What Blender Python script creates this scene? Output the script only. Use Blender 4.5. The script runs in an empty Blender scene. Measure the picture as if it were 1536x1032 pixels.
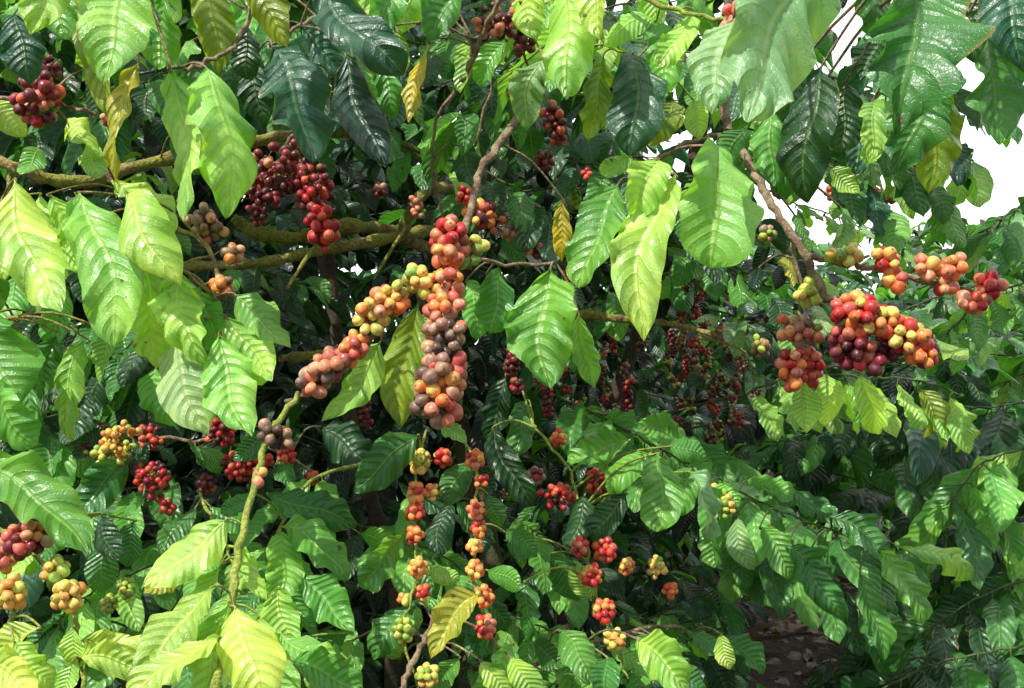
import bpy, math, random
import numpy as np
from mathutils import Vector, Matrix
rng = random.Random(11)
nr = np.random.RandomState(5)
scene = bpy.context.scene
COL = scene.collection
EYE = 1.5
GZ = .38      # height of the soil terrace the trees stand on
def A(*v): return np.array(v, dtype=float)
def P(px, py, d):
    """surveyed position (photo measurement + distance) -> world metres"""
    return A((px-768)/1536*d, d, EYE-(py-516)/1536*d)
def nrm(v):
    return v/ (np.linalg.norm(v)+1e-9)

# ------------------------------------------------------------------ materials
def new_mat(name):
    m = bpy.data.materials.new(name); m.use_nodes = True
    nt = m.node_tree; nt.nodes.clear()
    return m, nt
class NB:
    def __init__(s, nt): s.nt = nt
    def n(s, t, **kw):
        x = s.nt.nodes.new(t)
        for k, v in kw.items(): setattr(x, k, v)
        return x
    def l(s, a, b): s.nt.links.new(a, b)
    def math(s, op, a, b=None, c=None, clamp=False):
        x = s.n('ShaderNodeMath', operation=op); x.use_clamp = clamp
        for i, v in enumerate((a, b, c)):
            if v is None: continue
            if isinstance(v, (int, float)): x.inputs[i].default_value = v
            else: s.l(v, x.inputs[i])
        return x.outputs[0]
    def mix(s, f, a, b, mode='MIX'):
        x = s.n('ShaderNodeMix', data_type='RGBA', blend_type=mode)
        for i, v in ((0, f), (6, a), (7, b)):
            if isinstance(v, (int, float)): x.inputs[i].default_value = v
            elif isinstance(v, tuple): x.inputs[i].default_value = (*v, 1)[:4]
            else: s.l(v, x.inputs[i])
        return x.outputs[2]
    def ramp(s, f, lo, hi, a=0., b=1.):
        x = s.n('ShaderNodeMapRange'); x.interpolation_type = 'SMOOTHSTEP'
        s.l(f, x.inputs[0])
        for i, v in enumerate((lo, hi, a, b)): x.inputs[i+1].default_value = v
        return x.outputs[0]
    def noise(s, vec, scale, detail=3, rough=.5):
        x = s.n('ShaderNodeTexNoise'); x.inputs['Scale'].default_value = scale
        x.inputs['Detail'].default_value = detail; x.inputs['Roughness'].default_value = rough
        if vec is not None: s.l(vec, x.inputs['Vector'])
        return x.outputs[0]

def tint_source(b, merged):
    if merged:
        a = b.n('ShaderNodeAttribute'); a.attribute_name = 'tint'; return a.outputs['Color']
    return b.n('ShaderNodeObjectInfo').outputs['Color']

NV = 11.0; KV = 1.9
def leaf_material(name, merged):
    m, nt = new_mat(name); b = NB(nt)
    tint = tint_source(b, merged)
    uv = b.n('ShaderNodeUVMap'); sep = b.n('ShaderNodeSeparateXYZ'); b.l(uv.outputs[0], sep.inputs[0])
    u, v = sep.outputs[0], sep.outputs[1]
    geo = b.n('ShaderNodeNewGeometry')
    pos = geo.outputs['Position']
    a = b.math('MULTIPLY', b.math('ABSOLUTE', b.math('SUBTRACT', u, .5)), 2.)
    wob = b.noise(pos, 22, 2)
    q = b.math('ADD', b.math('SUBTRACT', b.math('MULTIPLY', v, NV), b.math('MULTIPLY', b.math('POWER', a, 1.25), KV)), b.math('MULTIPLY', b.math('SUBTRACT', wob, .5), .7))
    d = b.math('PINGPONG', q, .5)
    vein = b.math('MULTIPLY', b.ramp(d, 0.01, .09, 1, 0), b.ramp(a, .6, .95, 1, 0))
    mid = b.ramp(a, .02, .07, 1, 0)
    veins = b.math('MAXIMUM', b.math('MULTIPLY', vein, .2), b.math('MULTIPLY', mid, .65))
    n1 = b.noise(pos, 14, 3)
    n2 = b.noise(pos, 60, 4, .6)
    dark = b.mix(1., tint, (.58, .74, .62), 'MULTIPLY')
    lite = b.mix(1., tint, (1.4, 1.22, 1.05), 'MULTIPLY')
    c = b.mix(b.ramp(n1, .35, .68), dark, lite)
    c = b.mix(b.math('MULTIPLY', b.ramp(d, .02, .3, 1, 0), .3), c, dark)
    vor = b.n('ShaderNodeTexVoronoi', feature='DISTANCE_TO_EDGE'); vor.inputs['Scale'].default_value = 330
    b.l(pos, vor.inputs['Vector'])
    net = b.ramp(vor.outputs[0], 0.0, .12, 1, 0)
    c = b.mix(b.math('MULTIPLY', net, .12), c, b.mix(1., tint, (1.7, 1.6, 1.4), 'MULTIPLY'))
    c = b.mix(b.math('MULTIPLY', b.ramp(n2, .35, .7), .3), c, dark)
    vcol = b.mix(.3, b.mix(1., tint, (1.8, 1.45, 1.3), 'MULTIPLY'), (.42, .5, .12))
    c = b.mix(veins, c, vcol)
    sp = b.math('MULTIPLY', b.ramp(b.noise(pos, 95, 2), .68, .75), b.ramp(b.noise(pos, 6, 1), .48, .6))
    c = b.mix(b.math('MULTIPLY', sp, .85), c, (.12, .06, .015))
    rim = b.math('MULTIPLY', b.ramp(a, .9, 1.), b.ramp(b.noise(pos, 11, 2), .5, .62))
    c = b.mix(b.math('MULTIPLY', rim, .65), c, (.34, .22, .04))
    h = b.math('ADD', b.math('MULTIPLY', b.math('POWER', b.math('MULTIPLY', d, 2.), .7), .9), b.math('MULTIPLY', b.ramp(a, 0, .12), .5))
    h = b.math('ADD', h, b.math('MULTIPLY', net, -.08))
    h = b.math('ADD', h, b.math('MULTIPLY', n2, .7))
    bump = b.n('ShaderNodeBump'); bump.inputs['Strength'].default_value = .62; bump.inputs['Distance'].default_value = .0027
    b.l(h, bump.inputs['Height'])
    pr = b.n('ShaderNodeBsdfPrincipled')
    b.l(c, pr.inputs['Base Color']); b.l(bump.outputs[0], pr.inputs['Normal'])
    b.l(b.ramp(n2, .3, .7, .28, .46), pr.inputs['Roughness'])
    pr.inputs['Specular IOR Level'].default_value = 1.
    tr = b.n('ShaderNodeBsdfTranslucent')
    b.l(b.mix(1., c, (1.55, 1.55, .6), 'MULTIPLY'), tr.inputs['Color']); b.l(bump.outputs[0], tr.inputs['Normal'])
    mx = b.n('ShaderNodeMixShader'); mx.inputs[0].default_value = .37
    b.l(pr.outputs[0], mx.inputs[1]); b.l(tr.outputs[0], mx.inputs[2])
    out = b.n('ShaderNodeOutputMaterial'); b.l(mx.outputs[0], out.inputs[0])
    return m
MLEAF = leaf_material('coffee_leaf', False)
MLEAFM = leaf_material('coffee_foliage', True)

def cherry_material(name, merged):
    m, nt = new_mat(name); b = NB(nt)
    tint = tint_source(b, merged)
    uv = b.n('ShaderNodeUVMap'); sep = b.n('ShaderNodeSeparateXYZ'); b.l(uv.outputs[0], sep.inputs[0])
    v = sep.outputs[1]
    pos = b.n('ShaderNodeNewGeometry').outputs['Position']
    n1 = b.noise(pos, 120, 3); n2 = b.noise(pos, 600, 3)
    c = b.mix(b.ramp(n1, .35, .65), b.mix(1., tint, (.78, .6, .65), 'MULTIPLY'), b.mix(1., tint, (1.15, 1.3, 1.15), 'MULTIPLY'))
    blush = b.math('MULTIPLY', b.ramp(b.math('ADD', v, b.math('MULTIPLY', n1, .5)), .8, 1.3), .6)
    c = b.mix(blush, c, b.mix(.6, tint, (.62, .42, .07)))
    c = b.mix(b.math('MULTIPLY', b.ramp(n2, .56, .7), .35), c, (.18, .09, .05))
    c = b.mix(b.math('MULTIPLY', b.ramp(v, .05, .075, 1, 0), .75), c, (.09, .045, .03))
    ring = b.math('MULTIPLY', b.ramp(v, .06, .09), b.ramp(v, .10, .16, 1, 0))
    c = b.mix(b.math('MULTIPLY', ring, .35), c, (.45, .26, .10))
    bump = b.n('ShaderNodeBump'); bump.inputs['Strength'].default_value = .35; bump.inputs['Distance'].default_value = .0008
    b.l(b.math('ADD', n2, n1), bump.inputs['Height'])
    pr = b.n('ShaderNodeBsdfPrincipled'); b.l(c, pr.inputs['Base Color']); b.l(bump.outputs[0], pr.inputs['Normal'])
    b.l(b.ramp(n1, .3, .7, .3, .55), pr.inputs['Roughness'])
    pr.inputs['Subsurface Weight'].default_value = .15; pr.inputs['Subsurface Radius'].default_value = (.004, .002, .001)
    pr.inputs['Subsurface Scale'].default_value = 1.
    out = b.n('ShaderNodeOutputMaterial'); b.l(pr.outputs[0], out.inputs[0])
    return m
MCH = cherry_material('cherry_skin', False)
MCHM = cherry_material('cherry_skin_small', True)

def bark_material(name, c1, c2, moss, scale=30, mossamt=(.5, .65), dist=.004):
    m, nt = new_mat(name); b = NB(nt)
    pos = b.n('ShaderNodeNewGeometry').outputs['Position']
    n1 = b.noise(pos, scale, 5, .6); n2 = b.noise(pos, scale*6, 4, .6); n3 = b.noise(pos, scale*.4, 3)
    c = b.mix(b.ramp(n1, .35, .65), c1, c2)
    c = b.mix(b.ramp(n3, *mossamt), c, moss)
    c = b.mix(b.math('MULTIPLY', b.ramp(n2, .4, .65), .6), c, b.mix(1., c, (.35, .33, .3), 'MULTIPLY'))
    bump = b.n('ShaderNodeBump'); bump.inputs['Strength'].default_value = 1.; bump.inputs['Distance'].default_value = dist
    b.l(b.math('ADD', n1, b.math('MULTIPLY', n2, .8)), bump.inputs['Height'])
    pr = b.n('ShaderNodeBsdfPrincipled'); b.l(c, pr.inputs['Base Color']); b.l(bump.outputs[0], pr.inputs['Normal'])
    pr.inputs['Roughness'].default_value = .85
    out = b.n('ShaderNodeOutputMaterial'); b.l(pr.outputs[0], out.inputs[0])
    return m
MBARK = bark_material('mossy_bark', (.22, .14, .05), (.55, .41, .16), (.36, .34, .06), 40, (.45, .6), .008)
MTRUNK = bark_material('shaded_trunk_bark', (.05, .032, .02), (.12, .075, .04), (.07, .075, .025), 20)  # trunk bark colour darkened to carry the deep crown shade
MTWIG = bark_material('tan_twig_bark', (.20, .12, .07), (.44, .33, .20), (.18, .20, .06), 60, (.6, .75))
MGREEN = bark_material('green_shoot', (.28, .36, .05), (.42, .50, .08), (.36, .30, .10), 60, (.55, .7))
MSHADE = bark_material('shaded_green_stem', (.06, .11, .03), (.12, .18, .04), (.12, .09, .05), 60, (.5, .65))  # shaded copy of the green shoot, shade put into its colour

# ------------------------------------------------------------------ mesh helpers
def make_mesh(name, V, F, uv=None, tint=None, mat=None, smooth=True):
    V = np.asarray(V, dtype=np.float32); F = np.asarray(F, dtype=np.int32)
    me = bpy.data.meshes.new(name)
    me.vertices.add(len(V)); me.vertices.foreach_set('co', V.ravel())
    me.loops.add(F.size); me.loops.foreach_set('vertex_index', F.ravel())
    me.polygons.add(len(F))
    me.polygons.foreach_set('loop_start', np.arange(0, F.size, 4, dtype=np.int32))
    me.polygons.foreach_set('loop_total', np.full(len(F), 4, dtype=np.int32))
    me.update(calc_edges=True)
    if smooth: me.polygons.foreach_set('use_smooth', np.ones(len(F), dtype=bool))
    if uv is not None:
        l = me.uv_layers.new(name='UVMap')
        l.data.foreach_set('uv', np.asarray(uv, dtype=np.float32)[F.ravel()].ravel())
    if tint is not None:
        at = me.color_attributes.new('tint', 'FLOAT_COLOR', 'POINT')
        t = np.ones((len(V), 4), dtype=np.float32); t[:, :3] = tint
        at.data.foreach_set('color', t.ravel())
    if mat: me.materials.append(mat)
    me.validate()
    return me
def add_obj(name, me, loc=(0, 0, 0), parent=None, color=None):
    o = bpy.data.objects.new(name, me); COL.objects.link(o)
    o.location = Vector([float(x) for x in loc])
    if parent is not None: o.parent = parent
    if color is not None: o.color = (*color, 1)
    return o

def smooth_path(pts, n=6):
    pts = [np.asarray(p, float) for p in pts]
    if len(pts) < 3:
        return [pts[0]+(pts[-1]-pts[0])*i/4 for i in range(5)]
    e = [2*pts[0]-pts[1]]+pts+[2*pts[-1]-pts[-2]]
    out = []
    for i in range(1, len(e)-2):
        p0, p1, p2, p3 = e[i-1:i+3]
        for k in range(n):
            t = k/n
            out.append(.5*((2*p1)+(-p0+p2)*t+(2*p0-5*p1+4*p2-p3)*t*t+(-p0+3*p1-3*p2+p3)*t**3))
    out.append(pts[-1]); return out
class Tubes:
    def __init__(s): s.V = []; s.F = []; s.n = 0
    def add(s, path, r0, r1, sides=8, knob=0., seed=0):
        path = [np.asarray(p, float) for p in path]; rr = random.Random(seed)
        m = len(path)
        ref = A(.3, .9, .2)
        for i, p in enumerate(path):
            t = nrm(path[min(i+1, m-1)]-path[max(i-1, 0)])
            a = nrm(np.cross(t, ref)); bb = np.cross(t, a)
            r = r0+(r1-r0)*i/(m-1)
            r *= 1+knob*rr.uniform(-1, 1)+ (knob*1.2 if i % 5 == 2 else 0)
            for k in range(sides):
                an = 2*math.pi*k/sides
                q = r*(1+knob*.6*rr.uniform(-1, 1))
                s.V.append(p+a*math.cos(an)*q+bb*math.sin(an)*q)
        for i in range(m-1):
            for k in range(sides):
                k2 = (k+1) % sides
                s.F.append((s.n+i*sides+k, s.n+i*sides+k2, s.n+(i+1)*sides+k2, s.n+(i+1)*sides+k))
        for off in (0, (m-1)*sides):
            for k in range(0, sides-2, 2):
                s.F.append((s.n+off, s.n+off+k+1, s.n+off+k+2, s.n+off+(k+3) % sides))
        s.n = len(s.V)
    def mesh(s, name, mat, origin):
        return make_mesh(name, np.array(s.V)-origin, s.F, mat=mat)

PX = [0, .035, .07, .15, .28, .42, .56, .7, .8, .88, .94, .975, 1]
PROF = (PX, [.035, .04, .22, .57, .87, 1, .98, .87, .70, .48, .25, .10, 0.0])
PROFR = (PX, [.035, .04, .2, .52, .80, .95, 1, .97, .87, .69, .45, .23, 0.0])
SX = np.linspace(0, 1, 201)
def smoothed(prof):
    y = np.interp(SX, *prof); k = np.ones(13)/13
    yp = np.convolve(np.pad(y, 6, mode='edge'), k, 'valid'); yp[:16] = y[:16]*.6+yp[:16]*.4; yp[-1] = 0
    return yp
SP, SPR = smoothed(PROF), smoothed(PROFR)
def leaf_local(ns, nt, ratio, arch=.6, fold=.25, curl=.3, ripple=1., wave=1., sway=0., twist=0., seed=0, rounded=False):
    r = random.Random(seed)
    s = np.linspace(0, 1, ns+1); s[-1] = 1.
    t = np.linspace(-1, 1, nt*2+1)
    S, T = np.meshgrid(s, t, indexing='ij'); a = np.abs(T)
    w = np.interp(S, SX, SPR if rounded else SP)*ratio/2
    ph = r.uniform(0, 6.28); ph2 = r.uniform(0, 6.28); sg = np.sign(T)
    q = S*NV-a**1.25*KV
    env = np.sin(np.clip(S, 0, 1)*math.pi)**.5
    sc = min(1, ratio*2.4)
    if ns < 20: ripple = 0
    quilt = np.abs(np.sin(math.pi*q))**.8*np.minimum(a*2.5, 1)*(1-a*.3)*.016*ripple*env*sc
    fr = r.uniform(.25, .38)*(.6 if ns < 20 else 1)
    wv = (np.sin(2*math.pi*q*fr+ph+sg*1.3)+.45*np.sin(2*math.pi*q*fr*1.5+ph2+sg))*a**2*.040*wave*env*sc
    tw = np.sin(S*4.5+ph2)*a*sg*w*.3*wave
    z = fold*a*w*2-curl*a*a*w*1.6+quilt+wv+tw
    wq = w*(1+.06*np.sin(S*8+ph2+sg*2)*a+.03*wave*np.sin(2*math.pi*q*fr+ph+1.5)*a)
    y = T*wq*math.cos(min(abs(fold), 1)*.8)
    th = arch*(.5-s)+ .14*np.sin(s*7+ph)*.6-.6*np.clip(s-.75, 0, 1)*arch
    dx = np.cos(th); dz = np.sin(th)
    mx = np.concatenate([[0], np.cumsum((dx[1:]+dx[:-1])/2)])/ns
    mz = np.concatenate([[0], np.cumsum((dz[1:]+dz[:-1])/2)])/ns
    L = math.hypot(mx[-1], mz[-1]); c, sn = mx[-1]/L, mz[-1]/L
    mx, mz = (mx*c+mz*sn)/L, (-mx*sn+mz*c)/L
    th2 = th-math.atan2(sn, c)
    nx, nz = -np.sin(th2), np.cos(th2)
    X = mx[:, None]+z*nx[:, None]; Z = mz[:, None]+z*nz[:, None]
    Y = y+(sway*np.sin(s*math.pi)*.09+.035*np.sin(s*6+ph2)*np.sin(s*math.pi))[:, None]
    if twist:
        an = twist*(S-.5); yy = Y*np.cos(an); Z = Z+Y*np.sin(an); Y = yy
    V = np.stack([X, Y, Z], -1).reshape(-1, 3)
    uv = np.stack([(T+1)/2, S], -1).reshape(-1, 2)
    k = nt*2+1
    i, j = np.meshgrid(np.arange(ns), np.arange(nt*2), indexing='ij')
    b0 = (i*k+j).ravel()
    F = np.stack([b0, b0+1, b0+k+1, b0+k], -1)
    return V, F, uv

class LeafCloud:
    def __init__(s, ns, nt, seed=0):
        r = random.Random(seed)
        s.T = [leaf_local(ns, nt, 1., arch=r.uniform(.3, 1.5), fold=r.uniform(.05, .4), curl=r.uniform(0, .3), ripple=0, wave=r.uniform(.5, 1.1), sway=r.uniform(-1, 1), twist=r.uniform(-.5, .5), seed=i) for i in range(9)]
        s.I = []
    def add(s, b, d, n, L, ratio, col): s.I.append((b, d, n, L, ratio, col))
    def mesh(s, name, mat, origin=A(0, 0, 0), seed=3):
        r = random.Random(seed); VV = []; FF = []; UU = []; CC = []; off = 0
        groups = [[] for _ in s.T]
        for it in s.I: groups[r.randrange(len(s.T))].append(it)
        for g, (TV, TF, TU) in zip(groups, s.T):
            if not g: continue
            B = np.array([i[0] for i in g])-origin; X = np.array([i[1] for i in g]); N = np.array([i[2] for i in g])
            L = np.array([i[3] for i in g]); R = np.array([i[4] for i in g]); C = np.array([i[5] for i in g])
            X /= np.linalg.norm(X, axis=1)[:, None]
            N = N-(N*X).sum(1)[:, None]*X; N /= np.linalg.norm(N, axis=1)[:, None]+1e-9
            Y = np.cross(N, X)
            v = B[:, None]+L[:, None, None]*(TV[None, :, 0:1]*X[:, None]+TV[None, :, 1:2]*(R[:, None, None])*Y[:, None]+TV[None, :, 2:3]*N[:, None]*np.minimum(1, R*2.)[:, None, None])
            nv = len(TV)
            f = TF[None]+(np.arange(len(g))*nv)[:, None, None]+off
            VV.append(v.reshape(-1, 3)); FF.append(f.reshape(-1, 4)); UU.append(np.tile(TU, (len(g), 1))); CC.append(np.repeat(C, nv, axis=0)); off += len(g)*nv
        return make_mesh(name, np.concatenate(VV), np.concatenate(FF), np.concatenate(UU), np.concatenate(CC), mat)

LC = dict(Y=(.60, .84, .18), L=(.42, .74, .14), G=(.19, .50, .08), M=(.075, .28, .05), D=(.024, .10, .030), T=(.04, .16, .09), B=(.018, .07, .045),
          P=(.34, .58, .27), O=(.28, .40, .04), A=(.62, .56, .06), W=(.42, .50, .2), K=(.004, .016, .007))  # K: near-black green standing in for shade inside foliage
def jit(c, a=.15, r=rng):
    k = 1+r.uniform(-a, a); h = r.uniform(-a, a)*.7
    return tuple(min(.9, x) for x in (c[0]*k*(1+h), c[1]*k, c[2]*k*(1-h)))

def cherry_arrays(seg, rings, seed):
    r = random.Random(seed)
    V = []; U = []; F = []
    ov = r.uniform(1.04, 1.26)
    for i in range(rings+1):
        v = i/rings
        zz = math.cos(math.pi*v)*ov
        rr = math.sin(math.pi*v)
        if v < .14: zz -= .07*(1-v/.14)
        if v < .001: zz += .03
        for k in range(seg):
            an = 2*math.pi*k/seg
            sq = 1+.07*math.cos(2*an+seed)+.03*math.sin(3*an+seed*2+v*3)
            V.append((max(rr, .012)*sq*math.cos(an), max(rr, .012)/sq*math.sin(an), zz+.04*math.sin(an+seed))); U.append((k/seg, v))
    for i in range(rings):
        for k in range(seg):
            k2 = (k+1) % seg
            F.append((i*seg+k, (i+1)*seg+k, (i+1)*seg+k2, i*seg+k2))
    return np.array(V), np.array(F), np.array(U)
CH = [cherry_arrays(16, 14, i) for i in range(6)]
CHM = [make_mesh('cherry', v, f, u, mat=MCH) for v, f, u in CH]
CHS = cherry_arrays(8, 6, 1)
PAL = dict(R=[(.66, .04, .04), (.50, .02, .03), (.74, .13, .07)], D=[(.17, .014, .028), (.27, .02, .04), (.09, .01, .02)],
    K=[(.72, .26, .14), (.82, .36, .20), (.62, .18, .11), (.68, .13, .10)], O=[(.90, .30, .08), (.86, .22, .06), (.90, .44, .11)],
    Y=[(.86, .66, .16), (.86, .56, .14), (.68, .66, .13)], G=[(.42, .52, .08), (.54, .58, .11), (.26, .44, .07)],
    N=[(.32, .20, .14), (.44, .27, .18), (.21, .13, .10), (.52, .30, .19)], B=[(.08, .045, .035), (.13, .08, .055)])
def pick(p): return jit(rng.choice(PAL[rng.choice(p)]), .14)

def pack(axis, R, r, n):
    axis = [np.asarray(a, float) for a in axis]
    seg = [axis[i+1]-axis[i] for i in range(len(axis)-1)]
    ln = np.array([np.linalg.norm(x) for x in seg])+1e-6
    pts = []; anc = []
    for i in range(n):
        k = rng.choices(range(len(seg)), ln)[0]
        c = axis[k]+seg[k]*rng.random()
        d = nrm(A(rng.gauss(0, 1), rng.gauss(0, 1), rng.gauss(0, 1)))
        pts.append(c+d*R*rng.uniform(.7, 1)); anc.append(c)
    p = np.array(pts); a = np.array(anc)
    for it in range(40):
        D = p[:, None]-p[None]; dist = np.linalg.norm(D, axis=2)+np.eye(n)
        pen = np.clip(1.8*r-dist, 0, None)*(1-np.eye(n))
        p += (D/dist[..., None]*pen[..., None]).sum(1)*.35
        v = p-a; dv = np.linalg.norm(v, axis=1)[:, None]+1e-9
        over = np.clip(dv-R, 0, None); under = np.clip(r*.75-dv, 0, None)
        p -= v/dv*over*.3; p += v/dv*under*.3
    return p, a

def build_cluster(parent, ploc, spec):
    pts, R, r, n, pal, d = spec[:6]
    sep = (r >= 8.5)
    if r < 11: r *= .66; R *= .95; n = int(n*1.7)
    else: r *= .755; n = int(n*1.45)
    ax = [P(x, y, d) for x, y in pts]; k = d/1536
    if len(ax) == 1: ax = [ax[0]+A(0, 0, .25*R*k), ax[0]-A(0, 0, .25*R*k)]
    org = sum(ax)/len(ax)
    rw = r*k; Rw = max((R-r), r*.8)*k
    p, a = pack(ax, Rw, rw, n)
    tb = Tubes()
    tb.add(smooth_path([ax[0]+A(0, 0, rw)]+ax+[ax[-1]]), rw*.22, rw*.14, 6, .2)
    for i in range(n):
        tb.add([a[i], (a[i]+p[i])/2+A(0, 0, rw*.1), p[i]], rw*.13, rw*.11, 4)
    if sep:
        me = tb.mesh('cherry_cluster', MTWIG, org)
        co = add_obj('cherry_cluster', me, org-ploc, parent)
        for i in range(n):
            o = add_obj('cherry', rng.choice(CHM), p[i]-org, co, pick(pal))
            dr = nrm(nrm(p[i]-a[i])+A(0, 0, -.35)+A(rng.gauss(0, .5), rng.gauss(0, .5), rng.gauss(0, .5)))
            o.rotation_mode = 'QUATERNION'; o.rotation_quaternion = Vector(dr).to_track_quat('Z', 'Y')
            s = rw*rng.uniform(.74, 1.14); o.scale = (s, s, s)
    else:
        V = [np.array(tb.V)]; F = [np.array(tb.F)]; U = [np.zeros((len(tb.V), 2))+.5]; C = [np.tile((.25, .24, .06), (len(tb.V), 1))]; off = len(tb.V)
        for i in range(n):
            dr = nrm(nrm(p[i]-a[i])+A(0, 0, -.35)); q = np.array(Vector(dr).to_track_quat('Z', 'Y').to_matrix())
            V.append(CHS[0]@q.T*rw*rng.uniform(.8, 1.15)+p[i]); F.append(CHS[1]+off); U.append(CHS[2]); C.append(np.tile(pick(pal), (len(CHS[0]), 1))); off += len(CHS[0])
        me = make_mesh('cherry_cluster', np.concatenate(V)-org, np.concatenate(F), np.concatenate(U), np.concatenate(C), MCHM)
        co = add_obj('cherry_cluster', me, org-ploc, parent)
    return co

def nearest(p, paths):
    best = None
    for path in paths:
        for q in path:
            dd = np.linalg.norm(q-p)
            if best is None or dd < best[0]: best = (dd, q)
    return best

def build_branch(label, stems, leaves=(), clusters=(), mat=MTWIG, auto=(), group='coffee branches hanging from the tree', name='coffee_branch', slim=1.):
    paths = []
    tb = Tubes(); org = P(*stems[0][0][0])
    for si, (pts, r0, r1) in enumerate(stems):
        path = smooth_path([P(*p) for p in pts], 7)
        path = [q+A(rng.gauss(0, .0012), rng.gauss(0, .0012), rng.gauss(0, .0012)) for q in path]
        tb.add(path, r0/1536, r1/1536, 12 if r0 > 8 else 8, .16 if r0 > 8 else .09, si+3); paths.append(path)
    root = bpy.data.objects.new(name, None); COL.objects.link(root); root.location = Vector(org)
    root.empty_display_size = .05
    root['label'] = label; root['category'] = 'coffee branch'; root['group'] = group
    main = list(paths)
    allv = []
    for lf in leaves:
        bx, by, tx, ty, w, d, c = lf[:7]
        dd = lf[7] if len(lf) > 7 else rng.uniform(-.04, .02)
        b_, t_ = P(bx, by, d), P(tx, ty, d+dd)
        allv.append((b_, t_, w*d/1536, c, None, True))
    for (si, f0, f1, npair, lpx, c, dr) in auto:
        path = paths[si]
        for k in range(npair):
            f = f0+(f1-f0)*(k+.5)/npair
            ii = int(f*(len(path)-1))
            q = path[ii]; t = nrm(path[min(ii+1, len(path)-1)]-path[max(ii-1, 0)])
            sd = nrm(np.cross(t, A(0, 0, 1))+A(rng.gauss(0, .07), rng.gauss(0, .07), 0))
            for sg in (-1, 1):
                L = lpx/1536*q[1]*rng.uniform(.85, 1.12)
                dv = nrm(sd*sg*.9+t*.7+A(0, 0, -dr*rng.uniform(.8, 1.2))+A(rng.gauss(0, .08), rng.gauss(0, .08), 0))
                allv.append((q+dv*.01, q+dv*L, L*rng.uniform(.38, .46)*slim, rng.choice(c), nrm(A(0, -.6, 1)+A(rng.gauss(0, .12), rng.gauss(0, .12), 0)), False))
    for b_, t_, w, c, nh, hand in allv:
        L = np.linalg.norm(t_-b_)
        X = (t_-b_)/L
        if nh is None: nh = nrm(A(rng.uniform(-.7, .6), -1, rng.uniform(.2, .9)))
        Z = nrm(nh-X*np.dot(nh, X)); Y = np.cross(Z, X)
        big = hand and L/b_[1] > .06
        V, F, U = leaf_local(60 if big else 34, 6 if big else 3, min(w*.97/L, .58), arch=rng.uniform(.3, 1.3)*rng.choice((1, 1, 1, -.3)), fold=rng.uniform(.05, .45), curl=rng.uniform(.05, .45),
            ripple=rng.uniform(1.1, 1.8) if big else rng.uniform(.4, .7), wave=rng.uniform(1.1, 2.3) if big else rng.uniform(.7, 1.4), sway=rng.uniform(-1, 1), twist=rng.uniform(-.7, .7), seed=rng.randrange(9999), rounded=(c in 'PTDBGL' and rng.random() < .5))
        me = make_mesh('leaf', (V[:, 0:1]*X+V[:, 1:2]*Y+V[:, 2:3]*Z)*L, F, U, mat=MLEAF)
        add_obj('leaf', me, b_-org, root, jit(LC[c], .14))
        dd, q = nearest(b_, main)
        if dd > .004:
            mid = (b_+q)/2+A(0, 0, .12*dd)
            tb.add(smooth_path([q, mid, b_, b_+X*L*.05], 4), .001+dd*.004, .0009, 6)
    me = tb.mesh('stem', mat, org)
    add_obj('stem', me, (0, 0, 0), root)
    for cl in clusters: build_cluster(root, org, cl)
    return root

# ================================================================== surveyed branches
build_branch('thin tan branch packed with pink, orange and dried brown coffee cherries',
  [([(818,100,1.2),(775,180,1.12),(722,255,1.06),(700,335,1.0),(672,405,.97)], 8, 5),
   ([(672,403,.97),(612,440,.97),(548,520,.96),(480,580,.96),(432,605,.96)], 4.5, 3.5),
   ([(672,405,.97),(668,480,.96),(662,560,.95),(655,630,.95)], 4.5, 3),
   ([(700,385,.98),(760,395,1.0),(830,395,1.0)], 3, 2.5)],
  [(748,400,735,500,92,1.0,'G'),(826,400,826,584,110,.98,'G',-.03),(868,470,892,582,46,1.0,'L'),(628,455,602,642,78,1.02,'O',.02),(640,470,640,560,60,1.06,'W'),(572,510,482,632,58,1.02,'L'),
   (730,410,760,470,55,1.06,'M'),(850,430,800,520,40,1.08,'D'),(845,300,842,392,30,1.12,'A'),(660,640,700,665,35,.97,'L'),(505,520,540,600,40,1.05,'D'),(700,420,715,510,50,1.08,'G')],
  [([(672,350),(672,385)],32,12.5,20,'KKROK',.96),([(714,368),(700,392)],20,11.5,8,'GYG',.97),([(625,415),(628,430)],24,11.5,9,'GY',.96),
   ([(596,440),(560,470),(548,500)],28,12.8,21,'YOYK',.95),([(535,515),(520,535)],22,12.5,9,'KOK',.95),([(500,545),(470,575)],30,12.8,17,'KKKND',.95),
   ([(668,420),(668,480)],33,12.5,26,'KKOK',.95),([(668,485),(665,550)],36,13.2,30,'NKNKB',.94),([(662,560),(655,610)],42,15.5,28,'NKOKNO',.94)])

build_branch('yellow-green coffee shoot with bright lime leaves and few dried cherries',
  [([(448,588,.95),(402,660,.92),(378,740,.88),(356,850,.84),(335,950,.8),(312,1080,.76)], 4, 6)],
  [(342,778,215,880,84,.86,'Y',-.03),(318,880,212,1032,78,.8,'Y',-.05),(345,900,300,1060,70,.78,'L'),(352,910,392,1075,92,.76,'Y',-.04),(330,955,190,1060,76,.74,'Y',-.04),(385,920,440,1060,70,.82,'L'),
   (275,850,215,890,48,.9,'A'),(330,850,290,960,55,.86,'L'),(400,650,350,690,40,.96,'M'),(270,960,150,1000,60,.82,'Y'),(360,830,400,900,44,.88,'L')],
  [([(405,650),(425,655)],24,11,10,'BBN',.92),([(388,715)],12,12,2,'OK',.89)], mat=MGREEN)

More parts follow.
